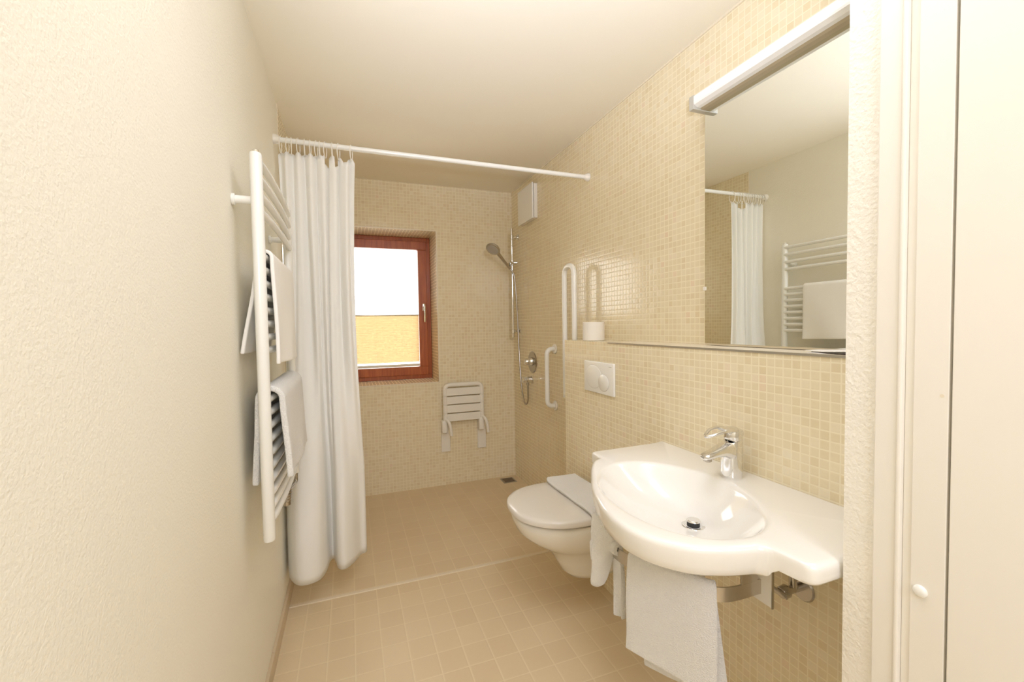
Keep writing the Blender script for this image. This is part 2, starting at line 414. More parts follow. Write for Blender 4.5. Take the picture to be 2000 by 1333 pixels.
for xx in (GX0+0.22*(GX1-GX0), GX0+0.52*(GX1-GX0), GX0+0.93*(GX1-GX0)):
    tube(bm, [(xx, WY+0.0015, GZ0+0.02), (xx, WY+0.0015, SZ1-0.075)], 0.0006, 6)
obj('cord', bm, M['plastic'], bl)

# ------------------------------------------------------------------ curtain rod, rings, curtain
RY, RZ = 2.3225, 2.229
RL, RR = Vector((XL, 2.405, 2.262)), Vector((XR, 2.298, 2.215))      # the rod hangs slightly out of true
def rod_at(x): return RL.lerp(RR, (x-XL)/(XR-XL))
rod = thing('curtain_rod', 'white curtain rod crossing the room below the ceiling', 'rod', (0.52, 2.35, 2.24))
dr_ = (RR-RL).normalized()
bm = bmesh.new(); cyl(bm, RL+dr_*0.004, RR-dr_*0.004, 0.0125, seg=20); obj('pole', bm, M['enamel'], rod)
for s, e in ((1, RL), (-1, RR)):
    bm = bmesh.new()
    tube(bm, [e, e+dr_*s*0.001, e+dr_*s*0.012, e+dr_*s*0.024, e+dr_*s*0.030], [0.022, 0.024, 0.0235, 0.018, 0.0135], 24)
    obj('flange', bm, M['plastic'], rod)
ringx = [-0.292, -0.262, -0.245, -0.214, -0.186, -0.160, -0.133, -0.118, -0.092, -0.060, -0.030, 0.030]
order = ['first', 'second', 'third', 'fourth', 'fifth', 'sixth', 'seventh', 'eighth', 'ninth', 'tenth', 'eleventh', 'last']
proto = None
for i, rx in enumerate(ringx):
    tilt = random.uniform(-0.35, 0.35)
    if proto is None:
        bm = bmesh.new()
        pts = []
        for k in range(28):
            a = 2*PI*k/28; pts.append((0, 0.021*math.cos(a), -0.024+0.040*math.sin(a)))
        tube(bm, pts, 0.0022, 8, closed=True)
        proto = obj('curtain_ring', bm, M['plastic']); o = proto
    else:
        o = proto.copy(); C.objects.link(o)
    p = rod_at(rx); o.location = (p.x, p.y, p.z+0.0005); o.rotation_euler = (0, 0, tilt)
    tag(o, order[i]+' white curtain ring on the rod counted from the left wall', 'curtain ring', 'rings of the shower curtain')
def sstep(t): t = max(0, min(1, t)); return t*t*(3-2*t)
def curve_eval(keys, u, smooth=True):
    for (a, va), (b, vb) in zip(keys, keys[1:]):
        if u <= b:
            t = (u-a)/(b-a) if b > a else 0
            return va+(vb-va)*(sstep(t) if smooth else t)
    return keys[-1][1]
bot = spline([(-0.312, 2.430, 0), (-0.316, 2.370, 0), (-0.300, 2.286, 0), (-0.262, 2.212, 0), (-0.215, 2.196, 0), (-0.165, 2.222, 0), (-0.140, 2.292, 0), (-0.128, 2.375, 0),
              (-0.112, 2.400, 0), (-0.098, 2.352, 0), (-0.085, 2.290, 0), (-0.055, 2.272, 0), (-0.015, 2.318, 0), (0.020, 2.385, 0), (0.045, 2.402, 0), (0.052, 2.420, 0)], 22)
nU = len(bot)-1; nV = 60
ztop, zbot = 2.192, 0.150
bm = bmesh.new(); rings = []
for j in range(nV+1):
    v = j/nV; row = []
    w = sstep(v*1.05)**0.9
    for i in range(nU+1):
        u = i/nU
        xt = -0.306+0.352*u + 0.004*math.sin(2*PI*7*u)
        yt = rod_at(xt).y+0.014*math.sin(2*PI*6.5*u+0.6)*(1-0.55*v)+0.003*math.sin(2*PI*13*u+1)
        p = bot[i]
        sag = 0.0
        wy = sstep((v-0.38)/0.60)
        x = xt*(1-w)+p.x*w; y = yt*(1-wy)+p.y*wy
        mid = math.sin(PI*min(1, v*1.1))
        y += mid*(0.007*math.sin(2*PI*4*u+1.5*v+0.5)+0.003*math.sin(2*PI*11*u+2))
        x += -0.020*math.sin(PI*min(1, v*1.3))*u + 0.010*math.sin(PI*min(1, v*1.6))*(1-u)
        # scalloped heading: dips between rings
        zt = ztop
        if v < 0.12:
            near = min(abs(xt-r) for r in ringx)
            dip = min(0.028, near*near*60)
            if -0.095 < xt < -0.075: dip += 0.045
            if -0.048 < xt < -0.034: dip += 0.045
            if xt > 0.03: dip += (xt-0.03)*0.9
            zt = ztop+0.012-dip*(1-v/0.12)**1.2
        z = zt+(zbot-ztop)*v
        row.append((x, y, z))
    rings.append(row)
loft(bm, rings, closed_u=False)
cur = obj('shower_curtain', bm, M['curtain'], origin=(-0.13, 2.3, 0.15), angle=80)
sm = cur.modifiers.new('solid', 'SOLIDIFY'); sm.thickness = 0.0012
tag(cur, 'white shower curtain drawn to the left and hanging in folds', 'curtain')

# ------------------------------------------------------------------ towel radiator
PX, PY0, PY1 = -0.251, 1.518, 2.195
rad = thing('towel_radiator', 'white ladder towel radiator on the left wall', 'radiator', (PX, 1.87, 0.68))
for py in (PY0, PY1):
    bm = bmesh.new(); seg = 20; rings = []
    for z, s in ((0.682, 0.6), (0.684, 0.9), (0.69, 1), (1.868, 1), (1.874, 0.9), (1.877, 0.55)):
        rings.append([(PX-0.004+0.017*s*math.cos(2*PI*k/seg)*(1.15 if math.cos(2*PI*k/seg) > 0 else 0.9), py+0.0205*s*math.sin(2*PI*k/seg), z) for k in range(seg)])
    loft(bm, rings); post = obj('post', bm, M['enamel'], rad)
    bm = bmesh.new(); cyl(bm, (PX-0.002, py, 1.876), (PX-0.002, py, 1.886), 0.009, seg=16, bev=0.002)
    obj('vent_plug', bm, M['chrome'] if py == PY0 else M['plastic'], post)
zs = [1.850, 1.800, 1.750, 1.700]+[1.567-0.0415*k for k in range(8)]+[1.122-0.042*k for k in range(10)]
for z in zs:
    bm = bmesh.new(); pts = []
    for k in range(17):
        t = k/16; pts.append((PX+0.004+0.010*math.sin(PI*t)**0.7, PY0+(PY1-PY0)*t, z))
    tube(bm, pts, 0.0112, 12); obj('rail', bm, M['enamel'], rad)
for py in (PY0+0.012, PY1-0.02):
    for z in ((1.735,) if py < 1.6 else (1.735, 0.80)):
        bm = bmesh.new()
        cyl(bm, (XL, py, z), (XL+0.010, py, z), 0.0175, seg=20, bev=0.002); cyl(bm, (XL+0.008, py, z), (PX-0.012, py, z), 0.0125, seg=16)
        obj('wall_bracket', bm, M['enamel'], rad)
bm = bmesh.new()
vx, vy = PX-0.026, PY1-0.12
tube(bm, round_path([(PX, PY1, 0.684), (PX, PY1, 0.640), (vx, vy, 0.640)], 0.015), 0.009, 12)
for k in range(5): cyl(bm, (vx, vy+0.0, 0.655-0.012*k), (vx, vy+0.0, 0.647-0.012*k), 0.024-0.001*k, seg=20, bev=0.002)
cyl(bm, (vx, vy, 0.658), (vx, vy, 0.585), 0.018)
cyl(bm, (vx-0.01, vy, 0.60), (XL, vy, 0.60), 0.010)
v = obj('valve', bm, M['greychrome'], rad); v['label'] = 'ribbed metal valve'

# towels over the radiator rails
def draped(name, label, rx, rz, y0, y1, front_len, back_len, fl_front, fl_back, th, mat, group, cat='towel', layers=1, skew=0.0, ripple=0.004, gather=0.0):
    bm = bmesh.new(); n = 26; rr = 0.0125+th/2+(0.012 if layers > 1 else 0.0); rings = []
    prof = []
    for k in range(n, 0, -1):
        t = k/n; prof.append(('b', t))
    for k in range(13): prof.append(('a', k/12))
    for k in range(1, n+1): prof.append(('f', k/n))
    m = 26
    for s in range(m+1):
        q = s/m; y = y0+(y1-y0)*q; row = []
        for kind, t in prof:
            yy = y+(0.5-q)*gather*(t if kind != 'a' else 0)
            rip = ripple*math.sin(9*q+3*t+(2 if kind == 'b' else 0))*t
            if kind == 'b': row.append((rx-rr-fl_back*t-abs(rip), yy, rz-back_len*t))
            elif kind == 'a':
                a = PI*(1-t); row.append((rx+rr*math.cos(a), y, rz+rr*math.sin(a)))
            else: row.append((rx+rr+fl_front*(t**1.3)+rip, yy+skew*t*(q-0.5), rz-front_len*t-0.012*q*t))
        rings.append(row)
    loft(bm, rings, closed_u=False)
    o = obj(name, bm, mat, origin=(rx, (y0+y1)/2, rz-back_len), angle=85)
    so = o.modifiers.new('solid', 'SOLIDIFY'); so.thickness = th; so.offset = 0
    bv = o.modifiers.new('bev', 'BEVEL'); bv.width = th*0.3; bv.segments = 2; bv.limit_method = 'ANGLE'
    tag(o, label, cat, group)
    return o
RX = PX+0.010
g = 'bath towels on the radiator'
draped('bath_towel', 'thin white towel folded over the upper radiator rails', RX, 1.567, 1.538, 2.040, 0.335, 0.300, 0.008, 0.048, 0.011, M['linen'], g, ripple=0.006)
# a second layer of the same folded towel shows as a separate fold: thicker lower towel
draped('bath_towel', 'thick white terry towel folded over the lower radiator rails', RX, 1.122, 1.538, 2.060, 0.255, 0.270, 0.016, 0.012, 0.018, M['towel'], g, layers=2, ripple=0.004)

# ------------------------------------------------------------------ shower fittings
rl = thing('shower_rail', 'chrome vertical slide rail in the shower corner', 'rail', (XR, 3.47, 1.23))
sx, sy = 1.300, 3.47
bm = bmesh.new(); cyl(bm, (sx, sy, 1.236), (sx, sy, 2.160), 0.0115, seg=20, bev=0.003); obj('pole', bm, M['chrome'], rl)
for z in (2.085, 1.290):
    bm = bmesh.new()
    cyl(bm, (XR, sy, z), (XR-0.008, sy, z), 0.026, seg=24, bev=0.003)
    cyl(bm, (XR-0.006, sy, z), (sx, sy, z), 0.011); cyl(bm, (sx, sy, z-0.02), (sx, sy, z+0.02), 0.016, bev=0.003)
    obj('wall_bracket', bm, M['chrome'], rl)
bm = bmesh.new()
cyl(bm, (sx, sy, 1.845), (sx, sy, 1.895), 0.019, bev=0.004); cyl(bm, (sx+0.01, sy, 1.87), (sx+0.045, sy-0.01, 1.87), 0.014, bev=0.003)
cyl(bm, (sx-0.01, sy-0.01, 1.868), (sx-0.035, sy-0.03, 1.85), 0.016, 0.018, bev=0.002)
obj('slider', bm, M['chrome'], rl)
hs = thing('hand_shower', 'chrome hand shower with hose hooked on the slide rail', 'shower head', (1.26, 3.43, 0.70))
h0 = Vector((sx-0.028, sy-0.025, 1.815)); h1 = Vector((1.125, 3.37, 1.945))
bm = bmesh.new()
pts = spline([h0, h0.lerp(h1, 0.3), h0.lerp(h1, 0.7), h1+Vector((0, 0, 0.004))], 6)
tube(bm, pts, [0.010+0.006*sstep(i/(len(pts)-1)) for i in range(len(pts))], 16)
obj('handle', bm, M['greychrome'], hs)
nrm = Vector((-0.50, -0.40, -0.77)).normalized(); cc = Vector((1.095, 3.355, 1.957))
bm = bmesh.new()
tube(bm, [cc-nrm*0.030, cc-nrm*0.026, cc-nrm*0.010, cc, cc+nrm*0.008, cc+nrm*0.0085], [0.012, 0.030, 0.055, 0.060, 0.057, 0.048], 32)
hd = obj('head', bm, M['greychrome'], hs)
bm = bmesh.new(); tube(bm, [cc+nrm*0.0082, cc+nrm*0.0105], [0.046, 0.044], 28); obj('spray_face', bm, M['print'], hd)
bm = bmesh.new()
tube(bm, spline([h0, (sx+0.004, sy-0.03, 1.76), (sx+0.022, sy-0.028, 1.6), (sx+0.034, sy-0.03, 1.3), (sx+0.034, sy-0.06, 1.0), (sx+0.030, 3.36, 0.80), (1.328, 3.29, 0.700), (1.325, 3.22, 0.735), (1.318, 3.20, 0.87)], 16), 0.0072, 10)
obj('hose', bm, M['greychrome'], hs)
mx_ = thing('shower_mixer', 'round chrome shower mixer plate with knob', 'tap', (XR, 3.19, 1.045))
bm = bmesh.new(); cyl(bm, (XR, 3.19, 1.045), (XR-0.008, 3.19, 1.045), 0.088, 0.083, seg=40, bev=0.003); obj('escutcheon', bm, M['greychrome'], mx_)
bm = bmesh.new(); cyl(bm, (XR-0.006, 3.19, 1.05), (XR-0.035, 3.19, 1.05), 0.034, 0.030, bev=0.004); cyl(bm, (XR-0.033, 3.19, 1.05), (XR-0.070, 3.19, 1.05), 0.027, 0.024, bev=0.005); obj('knob', bm, M['chrome'], mx_)
vo = thing('hose_outlet', 'chrome hose outlet valve below the shower mixer', 'valve', (XR, 3.20, 0.91))
bm = bmesh.new(); cyl(bm, (XR, 3.20, 0.905), (XR-0.012, 3.20, 0.905), 0.034, bev=0.003); cyl(bm, (XR-0.01, 3.20, 0.905), (XR-0.050, 3.20, 0.905), 0.028, 0.026, bev=0.004); obj('body', bm, M['chrome'], vo)
bm = bmesh.new(); cyl(bm, (XR-0.050, 3.20, 0.905), (XR-0.085, 3.20, 0.905), 0.022, 0.024, bev=0.004)
for k in range(6):
    a = k*PI/3; cyl(bm, (XR-0.052, 3.20+0.021*math.cos(a), 0.905+0.021*math.sin(a)), (XR-0.083, 3.20+0.022*math.cos(a), 0.905+0.022*math.sin(a)), 0.005, seg=8)
obj('knob', bm, M['chrome'], vo)
bm = bmesh.new(); cyl(bm, (1.318, 3.20, 0.885), (1.318, 3.20, 0.862), 0.011); obj('outlet', bm, M['greychrome'], vo)

# ventilation cover
vc = thing('ventilation_cover', 'square white ventilation cover high on the shower wall', 'vent', (XR, 3.20, 2.15))
obj('housing', B(XR-0.028, XR, 3.055, 3.345, 2.155, 2.415, bev=0.003), M['plastic'], vc, smooth=False)
obj('front_plate', B(XR-0.046, XR-0.034, 3.050, 3.350, 2.150, 2.420, bev=0.004), M['enamel'], vc, smooth=False)
bm = B(XR-0.034, XR-0.028, 3.075, 3.325, 2.175, 2.395); obj('spacer', bm, M['dark'], vc, smooth=False)

# small white grab bar
gb = thing('grab_bar', 'short white vertical grab bar beside the shower mixer', 'grab bar', (XR, 2.78, 0.76))
gx = XR-0.066
bm = bmesh.new(); tube(bm, round_path([(XR-0.002, 2.78, 1.170), (gx, 2.78, 1.170), (gx, 2.78, 0.765), (XR-0.002, 2.78, 0.765)], 0.045, 8), 0.0165, 20); obj('bar', bm, M['enamel'], gb)
for z in (1.170, 0.765):
    bm = bmesh.new(); cyl(bm, (XR, 2.78, z), (XR-0.012, 2.78, z), 0.036, 0.034, seg=28, bev=0.004); obj('wall_flange', bm, M['plastic'], gb)
# fold-up support rail
sr = thing('support_rail', 'white U shaped support rail folded up beside the installation wall', 'support rail', (XR, 2.41, 0.86))
ux = 1.272
bm = bmesh.new(); tube(bm, round_path([(ux, 2.462, 0.880), (ux, 2.462, 1.70), (ux, 2.335, 1.70), (ux, 2.335, 0.905)], 0.0630, 12), 0.0165, 20); obj('rail', bm, M['enamel'], sr)
bm = B(XR-0.014, XR, 2.325, 2.475, 0.80, 1.02, bev=0.004); obj('wall_plate', bm, M['enamel'], sr, smooth=False)
bm = bmesh.new(); cyl(bm, (ux, 2.320, 0.905), (ux, 2.440, 0.905), 0.022, bev=0.004); box(bm, ux, XR-0.012, 2.35, 2.45, 0.885, 0.93, bev=0.004); obj('hinge', bm, M['enamel'], sr)

# folding shower seat on the back wall
st = thing('folding_shower_chair', 'cream slatted folding shower chair raised against the back wall', 'shower chair', (0.88, YB, 0.28))
fx0, fx1, fz1, fy = 0.722, 1.038, 0.852, YB-0.052
bm = bmesh.new(); tube(bm, round_path([(fx0, fy, 0.545), (fx0, fy, fz1), (fx1, fy, fz1), (fx1, fy, 0.545)], 0.045, 8), 0.0175, 16); obj('seat_frame', bm, M['plastic'], st)
for k in range(4):
    z1 = 0.826-k*0.0715; z0 = z1-0.0635
    bm = B(fx0+0.012, fx1-0.012, fy-0.010, fy+0.010, z0, z1, bev=0.003)
    s = obj('slat', bm, M['plastic'], st, smooth=False)
    for xx in (fx0, fx1):
        bm = bmesh.new(); cyl(bm, (xx, fy, z0+0.004), (xx, fy, z1-0.004), 0.0192, seg=18, bev=0.002); obj('clip', bm, M['plastic'], s)
for xx, s in ((0.730, 1), (1.046, 1)):
    bm = B(xx-0.038, xx+0.038, YB-0.014, YB, 0.285, 0.530, bev=0.004); pl = obj('wall_plate', bm, M['plastic'], st, smooth=False)
    bm = bmesh.new(); box(bm, xx-0.040, xx+0.004, YB-0.075, YB-0.012, 0.455, 0.560, bev=0.010, seg=3); obj('hinge', bm, M['plastic'], pl)
    bm = bmesh.new(); tube(bm, spline([(xx-0.008, fy-0.015, 0.572), (xx+0.014, fy-0.035, 0.545), (xx+0.027, fy-0.040, 0.49), (xx+0.033, fy-0.036, 0.435)], 6), 0.0135, 14, sx=0.8); obj('arm', bm, M['plastic'], st)
# floor drain
fd = thing('floor_drain', 'small square metal floor drain in the shower corner', 'drain', (1.25, 3.51, 0))
obj('frame', frame_bm(0, 0.1, 0, 0.1, 0.01, 0, 0.002, 0) if False else B(1.190, 1.308, 3.445, 3.565, -0.001, 0.003, bev=0.001), M['alu'], fd, smooth=False)
obj('grate', B(1.200, 1.298, 3.455, 3.555, 0.002, 0.0042), M['drainmetal'], fd, smooth=False)
bm = bmesh.new()
for i in range(5):
    box(bm, 1.208, 1.290, 3.463+i*0.018, 3.471+i*0.018, 0.004, 0.0046)
obj('slot', bm, M['dark'], fd, smooth=False)

# ------------------------------------------------------------------ flush plate, toilet roll, toilet
fp = thing('flush_plate', 'white toilet flush plate with two round buttons', 'flush plate', (XP, 1.905, 1.07))
obj('plate', B(XP-0.012, XP, 1.765, 2.045, 0.990, 1.150, bev=0.005, seg=3), M['enamel'], fp)
def disc_x(bm, x, y, z, ry, rz, h, seg=40):
    prof = [(1.0, 0), (1.0, h*0.5), (0.96, h), (0.0001, h)]
    loft(bm, [[(x-hh, y+ry*r*math.cos(2*PI*k/seg), z+rz*r*math.sin(2*PI*k/seg)) for k in range(seg)] for r, hh in prof])
for (y, z, ry, rz, nm) in ((1.950, 1.072, 0.078, 0.060, 'button'), (1.855, 1.050, 0.048, 0.042, 'button')):
    bm = bmesh.new(); disc_x(bm, XP-0.0115, y, z, ry+0.003, rz+0.003, 0.0006); rim = obj('button_rim', bm, M['print'], fp)
    bm = bmesh.new(); disc_x(bm, XP-0.0118, y, z, ry, rz, 0.0022 if ry > 0.06 else 0.0028); obj(nm, bm, M['enamel'], fp)
bm = B(XP-0.0128, XP-0.0119, 1.782, 1.806, 1.131, 1.134); obj('print', bm, M['print'], fp, smooth=False)

tr = thing('toilet_roll', 'white toilet paper roll standing on the ledge end', 'toilet roll', (1.262, 2.100, HL))
bm = bmesh.new(); r0, r1, hh = 0.060, 0.021, 0.102; cx_, cy_ = 1.262, 2.100; seg = 48
prof = [(r1, 0.0005), (r0-0.003, 0.0), (r0, 0.003), (r0, hh-0.003), (r0-0.003, hh), (r1, hh-0.0005)]
loft(bm, [[(cx_+r*math.cos(2*PI*k/seg), cy_+r*math.sin(2*PI*k/seg), HL+0.001+z) for k in range(seg)] for r, z in prof], closed_v=True); obj('paper', bm, M['paper'], tr)
bm = bmesh.new(); prof = [(0.0205, 0), (0.0205, hh), (0.0190, hh), (0.0190, 0)]
loft(bm, [[(cx_+r*math.cos(2*PI*k/seg), cy_+r*math.sin(2*PI*k/seg), HL+0.001+z) for k in range(seg)] for r, z in prof], closed_v=True); obj('core', bm, M['card'], tr)

TY = 1.848
def egg(xf, xb, hw, z, n=56, e=2.35, dy=0.0, eb=5.0):
    """closed plan outline: rounded nose at xf, squared back at xb"""
    xm = xf+(xb-xf)*0.56; out = []
    for k in range(n):
        a = 2*PI*k/n; c, s = math.cos(a), math.sin(a)
        if c < 0: ex = e; L = xm-xf
        else: ex = eb; L = xb-xm
        out.append((xm+L*math.copysign(abs(c)**(2/ex), c), TY+dy+hw*math.copysign(abs(s)**(2/ex), s), z))
    return out
tl = thing('toilet', 'white wall hung toilet with closed lid', 'toilet', (1.0, TY, 0.10))
bm = bmesh.new()
rings = [egg(0.975, XP-0.0005, 0.070, 0.138), egg(0.950, XP-0.0005, 0.088, 0.144), egg(0.922, XP-0.0005, 0.100, 0.17), egg(0.892, XP-0.0005, 0.115, 0.225), egg(0.855, XP-0.0005, 0.140, 0.282),
         egg(0.800, XP-0.0005, 0.178, 0.320), egg(0.742, XP-0.0005, 0.205, 0.358), egg(0.705, XP-0.0005, 0.220, 0.392), egg(0.690, XP-0.0005, 0.228, 0.430), egg(0.686, XP-0.0005, 0.230, 0.455),
         egg(0.694, XP-0.0005, 0.226, 0.463), egg(0.74, XP-0.02, 0.20, 0.463)]
loft(bm, rings); obj('bowl', bm, M['ceramic'], tl, angle=60)
bm = bmesh.new()
rings = [egg(0.700, XP-0.03, 0.216, 0.4635), egg(0.695, XP-0.028, 0.220, 0.466), egg(0.695, XP-0.028, 0.220, 0.480), egg(0.700, XP-0.03, 0.216, 0.4835)]
loft(bm, rings); obj('seat', bm, M['seatplastic'], tl)
bm = bmesh.new()
rings = [egg(0.684, XP-0.030, 0.230, 0.4760), egg(0.670, XP-0.026, 0.239, 0.479), egg(0.668, XP-0.026, 0.240, 0.497), egg(0.675, XP-0.028, 0.236, 0.504), egg(0.695, XP-0.03, 0.225, 0.508),
         egg(0.76, XP-0.06, 0.17, 0.510), egg(0.86, XP-0.15, 0.06, 0.511)]
loft(bm, rings); obj('lid', bm, M['seatplastic'], tl, angle=60)
for y in (TY-0.10, TY+0.10):
    bm = bmesh.new(); cyl(bm, (XP-0.020, y-0.03, 0.486), (XP-0.020, y+0.03, 0.486), 0.012, bev=0.002); obj('hinge', bm, M['plastic'], tl)
# folded bath mat lying over the lid
mt = thing('bath_mat', 'folded white bath mat lying across the toilet lid', 'bath mat', (1.05, TY, 0.511))
def sheet(bm, fx, nx_, ny_, th):
    rings = [[fx(i/nx_, j/ny_) for i in range(nx_+1)] for j in range(ny_+1)]
    R = loft(bm, rings, closed_u=False)
for li, (xa, dz, my0, my1) in enumerate(((0.952, 0.0, 1.612, 2.094), (0.946, 0.009, 1.607, 2.099))):
    def fmat(s, t, xa=xa, dz=dz, my0=my0, my1=my1):
        y = my0+(my1-my0)*t; x = xa+(XP-0.05-xa)*s
        e = max(0, abs(t-0.5)*2-0.94)/0.06
        z = 0.5165+dz-0.010*e*e + 0.0012*math.sin(14*t+5*s)
        if t < 0.10 and s > 0.10: z += 0.006*math.sin(PI*(0.10-t)/0.10*0.5)*math.sin(20*s)
        wob = 0.004*math.sin(5*t+1)*(1-s)
        rb = 0.03*max(0, (t-0.88)/0.12)**2*(1-s)
        return (x+wob+rb, y, z)
    bm = bmesh.new(); sheet(bm, fmat, 24, 40, 0.008)
    o = obj('layer', bm, M['towel'], mt, angle=80)
    so = o.modifiers.new('solid', 'SOLIDIFY'); so.thickness = 0.0075; so.offset = 0
    bv = o.modifiers.new('bev', 'BEVEL'); bv.width = 0.0028; bv.segments = 2; bv.limit_method = 'ANGLE'

# ------------------------------------------------------------------ washbasin
ZB = 0.86
wb = thing('washbasin', 'wide white washbasin with oval bowl and side shelves', 'washbasin', (1.0, 1.0, 0.70))
bowl_pts = [(0.830, 1.352), (0.794, 1.330), (0.752, 1.276), (0.705, 1.197), (0.662, 1.118), (0.628, 1.031), (0.610, 0.965), (0.602, 0.900), (0.606, 0.845), (0.626, 0.792), (0.672, 0.735), (0.735, 0.699), (0.785, 0.683), (0.808, 0.677), (0.820, 0.667), (0.826, 0.655)]
bowl_s = spline([(x, y, 0) for x, y in bowl_pts], 10)
outline = []
def rc(c, a, b, r, n=6):   # rounded corner at c between directions to a and b
    c, a, b = Vector(c), Vector(a), Vector(b); s = c+(a-c).normalized()*r; e = c+(b-c).normalized()*r
    return [tuple(s*(1-t)**2+c*2*t*(1-t)+e*t*t) for t in [k/n for k in range(n+1)]]
XW = XP-0.0005
raw = []
def seg_pts(a, b, n):
    return [(a[0]+(b[0]-a[0])*k/n, a[1]+(b[1]-a[1])*k/n) for k in range(1, n)]
cBL = (XW, 1.440); cFL = (0.840, 1.434); cFR = (0.834, 0.576); cBR = (XW, 0.576)
raw += [cBL]+seg_pts(cBL, (0.870, 1.4345), 10)
raw += rc(cFL, cBL, (0.836, 1.36), 0.026)
raw += seg_pts((0.838, 1.408), (0.834, 1.366), 3)
raw += [(p.x, p.y) for p in bowl_s]
raw += seg_pts((0.826, 0.655), (0.832, 0.602), 4)
raw += rc(cFR, (0.830, 0.66), cBR, 0.026)
raw += seg_pts((0.860, 0.576), cBR, 10)+[cBR]
raw += seg_pts(cBR, cBL, 40)
CX, CY = 0.868, 0.985
inn = [(0.676, 1.090), (0.716, 1.167), (0.770, 1.232), (0.836, 1.268), (0.900, 1.268), (0.960, 1.236), (1.015, 1.160), (1.045, 1.075), (1.052, 1.000), (1.036, 0.920), (1.000, 0.840), (0.950, 0.775), (0.890, 0.735), (0.825, 0.722), (0.755, 0.740), (0.700, 0.790), (0.668, 0.860), (0.656, 0.935), (0.660, 1.015)]
inn_s = [(p.x-CX, p.y-CY) for p in spline([(x, y, 0) for x, y in inn], 12, closed=True)]
inn_pol = sorted((math.atan2(b, a), math.hypot(a, b)) for a, b in inn_s)
def rin(a):
    n = len(inn_pol)
    for i in range(n):
        a0, r0_ = inn_pol[i]; a1, r1_ = inn_pol[(i+1) % n]
        if i == n-1: a1 += 2*PI
        aa = a if a >= inn_pol[0][0] else a+2*PI
        if a0 <= aa <= a1: return r0_+(r1_-r0_)*((aa-a0)/(a1-a0+1e-9))
    return inn_pol[0][1]
P2 = [(x-CX, y-CY) for x, y in raw]
ANG = [math.atan2(b, a) for a, b in P2]; RO = [math.hypot(a, b) for a, b in P2]; RI = [rin(a) for a in ANG]
isbowl = []
for (x, y) in raw:
    w = 0.0
    if x < 0.84 and 0.64 < y < 1.372: w = sstep(min((y-0.648)/0.014, (1.366-y)/0.014, 1.0))
    isbowl.append(w)
DX, DY = 0.940, 1.008     # drain
def ring(rf, zf):
    out = []
    for k in range(len(raw)):
        r, cx, cy = rf(k); z = zf(k); out.append((cx+r*math.cos(ANG[k]), cy+r*math.sin(ANG[k]), z))
    return out
rings = []
depth = 0.118
for t in (0.10, 0.14, 0.2, 0.3, 0.42, 0.55, 0.68, 0.79, 0.87, 0.93, 0.97, 1.0):
    s = sstep(t)
    zz = ZB-0.004-depth*(1-(t**2.6))
    w = min(1, t*1.05)
    rings.append(ring(lambda k: (RI[k]*t, DX*(1-w)+CX*w, DY*(1-w)+CY*w), lambda k: zz if t < 1 else ZB-0.0035))
rings.append(ring(lambda k: (RI[k]+0.006, CX, CY), lambda k: ZB-0.0008))
rings.append(ring(lambda k: (min(RI[k]+0.014, RO[k]-0.018), CX, CY), lambda k: ZB))
def topz(k, e): return ZB-e
for off, dz in ((0.016, 0.0), (0.009, 0.0012), (0.004, 0.004), (0.001, 0.009), (0.0, 0.015)):
    rings.append(ring(lambda k: ((RO[k]-off) if raw[k][0] < XW-0.001 else RO[k], CX, CY), lambda k: ZB-(dz if raw[k][0] < XW-0.001 else dz*0.02)))
def zlow(k): return 0.819*(1-isbowl[k])+0.791*isbowl[k]
for f in (0.33, 0.66, 1.0):
    rings.append(ring(lambda k: (RO[k]-(0.007*isbowl[k]*f*f if raw[k][0] < XW-0.001 else 0), CX, CY), lambda k: (ZB-0.015)*(1-f)+(zlow(k)+0.006)*f))
rings.append(ring(lambda k: (RO[k]-0.004-0.010*isbowl[k] if raw[k][0] < XW-0.001 else RO[k], CX, CY), lambda k: zlow(k)))
rings.append(ring(lambda k: (min(RO[k]-0.02, RI[k]*1.06), CX, CY), lambda k: 0.816*(1-isbowl[k])+0.788*isbowl[k]))
rings.append(ring(lambda k: (RI[k]*0.98, CX, CY), lambda k: 0.786))
rings.append(ring(lambda k: (RI[k]*0.8, CX, CY), lambda k: 0.752))
rings.append(ring(lambda k: (RI[k]*0.4, CX+0.04, CY+0.01), lambda k: 0.725))
rings.append(ring(lambda k: (RI[k]*0.12, DX, DY), lambda k: 0.712))
bm = bmesh.new(); loft(bm, rings); obj('basin', bm, M['ceramic'], wb, angle=75)
zd = ZB-0.004-depth
dn = None
bm = bmesh.new(); seg = 36
prof = [(0.033, zd-0.002), (0.033, zd+0.0015), (0.0315, zd+0.0025), (0.024, zd+0.001), (0.022, zd-0.002)]
loft(bm, [[(DX+r*math.cos(2*PI*k/seg), DY+r*math.sin(2*PI*k/seg), z+0.001) for k in range(seg)] for r, z in prof])
dn = obj('drain_ring', bm, M['chrome'], wb)
bm = bmesh.new(); cyl(bm, (DX, DY, zd-0.004), (DX, DY, zd+0.015), 0.018, seg=28); obj('seal', bm, M['rubber'], dn)
bm = bmesh.new(); cyl(bm, (DX, DY, zd+0.0135), (DX, DY, zd+0.0195), 0.0205, 0.0195, seg=32, bev=0.0018); obj('plug', bm, M['chrome'], dn)

